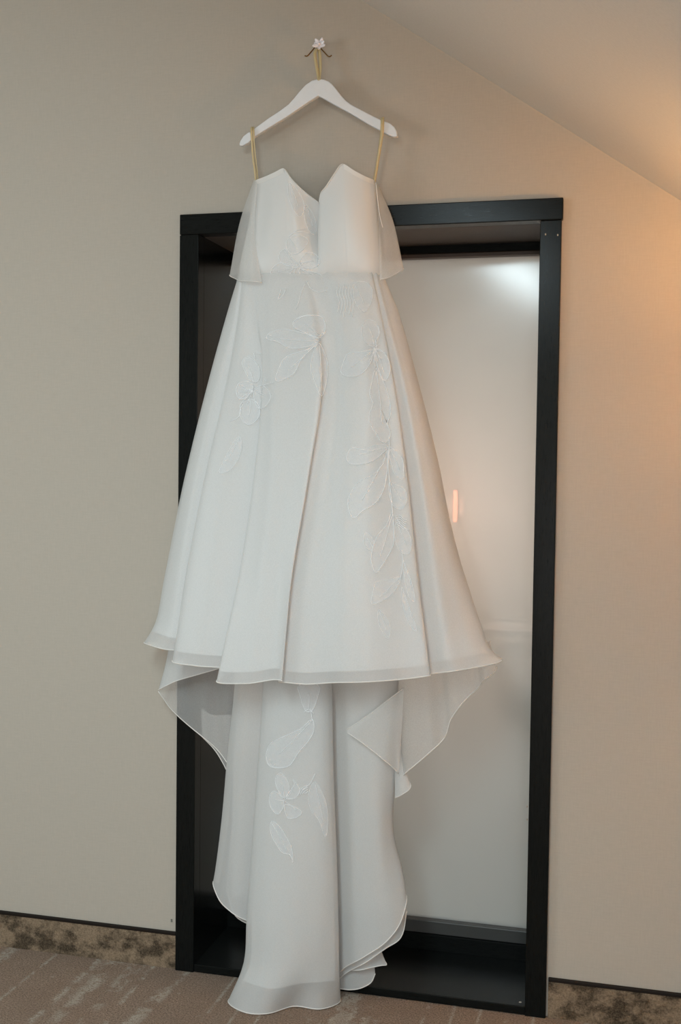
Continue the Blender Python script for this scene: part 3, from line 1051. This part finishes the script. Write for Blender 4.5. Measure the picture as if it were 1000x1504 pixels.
part('side_drape_inner_edge', [
    [(296, 1040, .032), (296, 1062, .032), (297, 1082, .033)],
    [(312, 1050, .034), (313, 1078, .034), (315, 1101, .034)],
    [(326, 1050, .032), (326, 1090, .032), (327, 1120, .032)],
    [(342, 1050, .032), (340, 1100, .032), (338, 1142, .032)]], M_wing, 6, 20, 0.0, 53)

# --- ribbon loops that hold the bodice on the hanger
def strap(pts, name='hanging_loop', tw=0.0, wd=0.0055):
    return ribbon(pts, wd, name, M_gold, dress, 30, tw)


strap([(371.5, 200, .036), (370.3, 187.0, .050), (369.2, 190, .068), (369.8, 205, .068), (371.2, 228, .064), (374, 250, .062), (375.8, 270, .060)], tw=0.3)
strap([(372.5, 200, .036), (372.0, 186.5, .051), (372.3, 192, .068), (373.0, 208, .066), (374.8, 228, .062), (377.3, 250, .058), (379.5, 270, .052)], tw=-0.5, wd=0.005)
strap([(562.5, 186, .036), (562.0, 172.5, .050), (562.2, 178, .068), (561.2, 196, .067), (555.5, 232, .064), (549.5, 268, .064)], tw=0.4, wd=0.0075)
strap([(561.0, 187, .036), (560.6, 173.0, .051), (560.4, 180, .069), (559.4, 198, .066), (553.5, 238, .056), (548.0, 268, .055)], tw=-0.9, wd=0.0055)


# --- embroidery: leaves, petals and stitched lines lying on the cloth
def cast(px, py, trees, lift=0.0007):
    v = Vector(ray(px, py)).normalized()
    best = None
    for t in trees:
        h = BVH[t].ray_cast(Vector(CAM), v, 20)
        if h[0] is not None and (best is None or h[3] < best[3]):
            best = h
    if best is None:
        return None
    n = best[1]
    if n.dot(v) > 0:
        n = -n
    return best[0] + n * lift


def cr2(pts, n, closed=False):
    return cr([(x, y, 0) for x, y in pts], n, closed)[:, :2]


def stitch(pts, trees, parent, rad=0.0009, name='stitched_line', n=None):
    n = n or max(6, int(len(pts) * 6))
    P = [cast(x, y, trees, 0.0009) for x, y in cr2(pts, n)]
    P = [p for p in P if p is not None]
    if len(P) < 2:
        return None
    return MB().tube(P, rad, 5).build(name, M_thread, parent, True)


def leaf(pts, trees, base, tip, name='leaf_applique', veins=3, rad=0.0009, fill=True):
    """a closed appliqué outline (px) lying on the cloth, with stitched edge and veins"""
    n = 36
    ring = cr2(pts, n + 1, closed=True)[:-1]
    cx, cy = ring.mean(axis=0)
    vs, fs = [], []
    rings = 4
    ok = True
    for r in range(rings):
        k = 1 - r / rings
        for (x, y) in ring:
            p = cast(cx + (x - cx) * k, cy + (y - cy) * k, trees)
            if p is None:
                p = Vector(vs[-1]) if vs else Vector((0, 0, 0))
            vs.append(tuple(p))
    cpt_ = cast(cx, cy, trees)
    vs.append(tuple(cpt_))
    for r in range(rings - 1):
        for i in range(n):
            j = (i + 1) % n
            fs.append((r * n + i, r * n + j, (r + 1) * n + j, (r + 1) * n + i))
    for i in range(n):
        fs.append(((rings - 1) * n + i, (rings - 1) * n + (i + 1) % n, rings * n))
    o = mesh_obj(name, vs, fs, M_appl, dress, True)
    edge = [Vector(vs[i]) for i in range(n)] + [Vector(vs[0])]
    MB().tube(edge, rad, 5).build('stitched_edge', M_thread, o, True)
    if base and tip:
        stitch([base, ((base[0] + tip[0]) / 2 + 1.0, (base[1] + tip[1]) / 2), (base[0] * .25 + tip[0] * .75, base[1] * .25 + tip[1] * .75)], trees, o, rad * 0.7, 'vein')
    return o


SK = ('skirt_overlay',)
BO = ('cupL', 'cupR')
TR = ('train_centre_panel',)
# left spray on the skirt
leaf([(467, 503), (452, 513), (432, 519), (418, 526), (409, 543), (405, 560), (420, 556), (434, 546), (441, 530), (455, 515)], SK, (466, 505), (406, 559))
leaf([(468, 504), (459, 522), (457, 543), (462, 560), (472, 582), (479, 562), (481, 535), (475, 515)], SK, (469, 507), (472, 580))
leaf([(470, 499), (445, 489), (415, 484), (396, 489), (391, 497), (408, 502), (425, 511), (448, 510), (464, 504)], SK, (466, 502), (393, 496))
leaf([(470, 497), (478, 480), (473, 466), (455, 463), (436, 468), (430, 478), (447, 488)], SK, (469, 494), (440, 470), 'petal_applique')
stitch([(450, 413), (457, 424), (467, 429), (480, 427)], SK, dress)
stitch([(448, 417), (442, 432), (438, 446), (434, 455)], SK, dress, 0.0007)
stitch([(434, 472), (442, 466), (458, 463)], SK, dress)
stitch([(454, 490), (463, 494), (478, 488)], SK, dress)
stitch([(413, 425), (409, 440), (417, 432), (420, 424)], SK, dress)
# left flower
leaf([(370, 560), (360, 545), (356, 531), (363, 524), (373, 529), (381, 543), (379, 560)], SK, (372, 560), (362, 530), 'petal_applique')
leaf([(374, 572), (384, 566), (395, 574), (398, 584), (391, 596), (381, 600), (374, 588)], SK, (376, 575), (395, 584), 'petal_applique')
leaf([(367, 586), (357, 594), (352, 606), (358, 620), (366, 624), (378, 616), (382, 602), (376, 590)], SK, (368, 588), (364, 620), 'petal_applique')
leaf([(372, 566), (361, 560), (351, 563), (347, 574), (352, 586), (364, 582)], SK, (370, 572), (350, 574), 'petal_applique')
for a in ((372, 574), ):
    for dx, dy in ((-20, -10), (-22, 2), (-20, 12), (-15, 18), (-9, 20), (-17, -4)):
        stitch([(372, 574), (372 + dx * .55, 574 + dy * .5), (372 + dx, 574 + dy)], SK, dress, 0.0008, 'stamen_stitch')
stitch([(339, 619), (350, 613), (354, 604), (353, 596), (358, 588), (366, 580)], SK, dress, 0.0010, 'stem_stitch')
stitch([(385, 566), (393, 564), (402, 562)], SK, dress)
stitch([(373, 519), (375, 527)], SK, dress)
stitch([(373, 518), (383, 520)], SK, dress)
stitch([(388, 556), (392, 560)], SK, dress)
leaf([(352, 640), (340, 655), (330, 675), (322, 694), (336, 692), (349, 676), (355, 656)], SK, (351, 645), (324, 692), rad=0.0005)
# centre stamens and right sprig
for k in range(6):
    x = 497 + k * 4.2
    stitch([(x, 418 + 3 * (k % 2)), (x - 2, 430), (x + 1.5, 444), (x - 1, 458 + 4 * (k % 3))], SK, dress, 0.0007, 'stamen_stitch')
leaf([(520, 416), (536, 414), (546, 424), (545, 444), (536, 458), (524, 448), (519, 432)], SK, (522, 420), (538, 455), 'petal_applique', rad=0.0006)
leaf([(548, 514), (530, 517), (512, 519), (504, 533), (502, 549), (518, 553), (534, 547), (545, 530)], SK, (548, 516), (504, 548))
leaf([(552, 512), (564, 518), (571, 530), (572, 548), (566, 560), (557, 545), (552, 528)], SK, (553, 516), (566, 556))
leaf([(538, 470), (531, 485), (535, 500), (549, 508), (556, 492), (552, 474)], SK, (549, 507), (540, 474), 'petal_applique', rad=0.0006)
for dx, dy in ((-14, 12), (-8, 20), (-2, 24), (5, 20), (11, 17), (18, 8), (8, -6), (-10, -4)):
    stitch([(550, 511), (550 + dx * .5, 511 + dy * .6), (550 + dx, 511 + dy)], SK, dress, 0.0008, 'stamen_stitch')
stitch([(556, 478), (557, 492), (552, 500), (553, 511), (550, 525), (551, 540)], SK, dress, 0.001, 'stem_stitch')
leaf([(552, 541), (546, 562), (543, 580), (548, 593), (543, 606), (543, 622), (552, 636), (561, 650), (570, 648), (573, 634), (568, 621), (573, 612), (574, 598), (570, 580), (562, 558)], SK, (553, 545), (563, 648))
# lower right spray
stitch([(571, 640), (572, 655), (570, 680), (572, 705), (575, 735), (577, 760)], SK, dress, 0.001, 'stem_stitch')
leaf([(570, 655), (552, 654), (535, 660), (516, 658), (510, 668), (512, 680), (530, 682), (550, 676), (562, 666)], SK, (567, 657), (514, 672))
leaf([(569, 661), (562, 682), (547, 698), (527, 708), (516, 722), (511, 738), (519, 762), (533, 750), (549, 741), (560, 727), (567, 704)], SK, (567, 668), (520, 757))
leaf([(571, 656), (583, 664), (591, 675), (593, 690), (592, 704), (581, 697), (574, 680)], SK, (573, 660), (591, 700))
leaf([(576, 752), (567, 772), (554, 788), (547, 806), (545, 822), (552, 842), (560, 832), (570, 816), (578, 799), (578, 775)], SK, (575, 758), (552, 838))
leaf([(572, 708), (582, 712), (594, 718), (597, 735), (590, 748), (577, 742)], SK, (574, 710), (594, 742), rad=0.0006)
leaf([(548, 792), (537, 782), (534, 795), (538, 804), (546, 808)], SK, (547, 804), (536, 786), rad=0.0006)
for k in range(6):
    stitch([(580, 758 + k * 2), (588, 757 + k * 3.2), (593, 762 + k * 3), (599 - k, 764 + k * 2.6)], SK, dress, 0.0008, 'stamen_stitch')
stitch([(582, 760), (590, 772), (601, 779)], SK, dress, 0.001)
leaf([(582, 768), (599, 781), (604, 800), (600, 814), (588, 810), (580, 790)], SK, (584, 772), (600, 810), rad=0.0006)
stitch([(590, 808), (592, 825), (588, 850)], SK, dress, 0.0009, 'stem_stitch')
leaf([(588, 848), (572, 851), (552, 857), (547, 872), (546, 887), (562, 882), (578, 870)], SK, (586, 850), (548, 885), rad=0.0006)
leaf([(592, 822), (599, 840), (606, 862), (609, 884), (602, 878), (595, 856)], SK, (593, 826), (608, 880), rad=0.0006)
leaf([(590, 862), (598, 882), (606, 905), (612, 928), (602, 918), (593, 895)], SK, (591, 866), (610, 924), rad=0.0005)
leaf([(556, 895), (566, 905), (573, 922), (570, 938), (560, 925), (555, 908)], SK, (557, 898), (570, 934), rad=0.0004)
# bodice
leaf([(424, 268), (434, 275), (444, 292), (447, 308), (440, 318), (430, 306), (424, 288)], BO, (426, 270), (441, 316), rad=0.0006)
leaf([(448, 300), (458, 312), (464, 330), (462, 345), (452, 336), (447, 318)], BO, (450, 304), (461, 342), rad=0.0006)
stitch([(424, 348), (433, 342), (446, 341), (455, 344)], BO, dress)
stitch([(428, 345), (438, 338), (448, 336)], BO, dress)
leaf([(424, 350), (440, 346), (452, 352), (446, 366), (432, 374), (421, 364)], BO, (426, 352), (438, 370), 'petal_applique', rad=0.0006)
leaf([(418, 366), (428, 378), (438, 388), (424, 390), (412, 384), (410, 374)], BO, (418, 368), (430, 387), 'petal_applique', rad=0.0008)
leaf([(440, 386), (450, 372), (464, 374), (470, 386), (460, 394), (447, 394)], BO, (442, 387), (466, 382), 'petal_applique', rad=0.0008)
leaf([(414, 386), (402, 392), (398, 402), (412, 406), (426, 402), (430, 392)], BO, (428, 394), (402, 400), 'petal_applique', rad=0.0008)
leaf([(440, 394), (452, 398), (468, 402), (480, 410), (462, 411), (444, 406)], BO, (442, 396), (474, 409), 'petal_applique', rad=0.0008)
for dx, dy in ((-10, 6), (-4, 11), (4, 10), (11, 5), (9, -5), (-9, -6)):
    stitch([(436, 392), (436 + dx * .6, 392 + dy * .5), (436 + dx, 392 + dy)], BO, dress, 0.0008, 'stamen_stitch')
# train
leaf([(438, 1008), (441, 1022), (450, 1045), (458, 1044), (467, 1022), (469, 1008), (454, 1003)], TR, (453, 1042), (454, 1010))
stitch([(446, 1046), (454, 1042), (461, 1048)], TR, dress)
leaf([(459, 1056), (442, 1070), (412, 1084), (396, 1094), (391, 1112), (396, 1125), (412, 1128), (426, 1124), (438, 1106), (452, 1090), (461, 1074)], TR, (457, 1060), (396, 1122))
stitch([(457, 1045), (459, 1060)], TR, dress, 0.001, 'stem_stitch')
for pp, tip in (([(418, 1172), (407, 1158), (405, 1142), (412, 1135), (422, 1146), (425, 1160)], (411, 1140)),
                ([(416, 1174), (402, 1162), (396, 1170), (398, 1186), (408, 1196), (416, 1186)], (400, 1174)),
                ([(420, 1172), (432, 1152), (430, 1144), (440, 1160), (434, 1172)], (434, 1152)),
                ([(418, 1182), (430, 1184), (443, 1192), (440, 1198), (424, 1202), (419, 1192)], (440, 1194))):
    leaf(pp, TR, (418, 1176), tip, 'petal_applique', rad=0.0007)
for k in range(4):
    stitch([(438 + k * 3, 1168 - k), (443 + k * 2.2, 1158 + k * 2.2), (452, 1153 + k * 3)], TR, dress, 0.0010, 'stamen_stitch')
stitch([(444, 1160), (456, 1150), (463, 1136)], TR, dress, 0.001, 'stem_stitch')
leaf([(399, 1206), (398, 1224), (407, 1242), (416, 1253), (426, 1255), (430, 1268), (429, 1248), (420, 1228), (409, 1212)], TR, (400, 1210), (429, 1264), rad=0.0007)
leaf([(462, 1148), (453, 1168), (457, 1190), (468, 1204), (478, 1230), (481, 1196), (475, 1168)], TR, (463, 1152), (478, 1225), rad=0.0005)
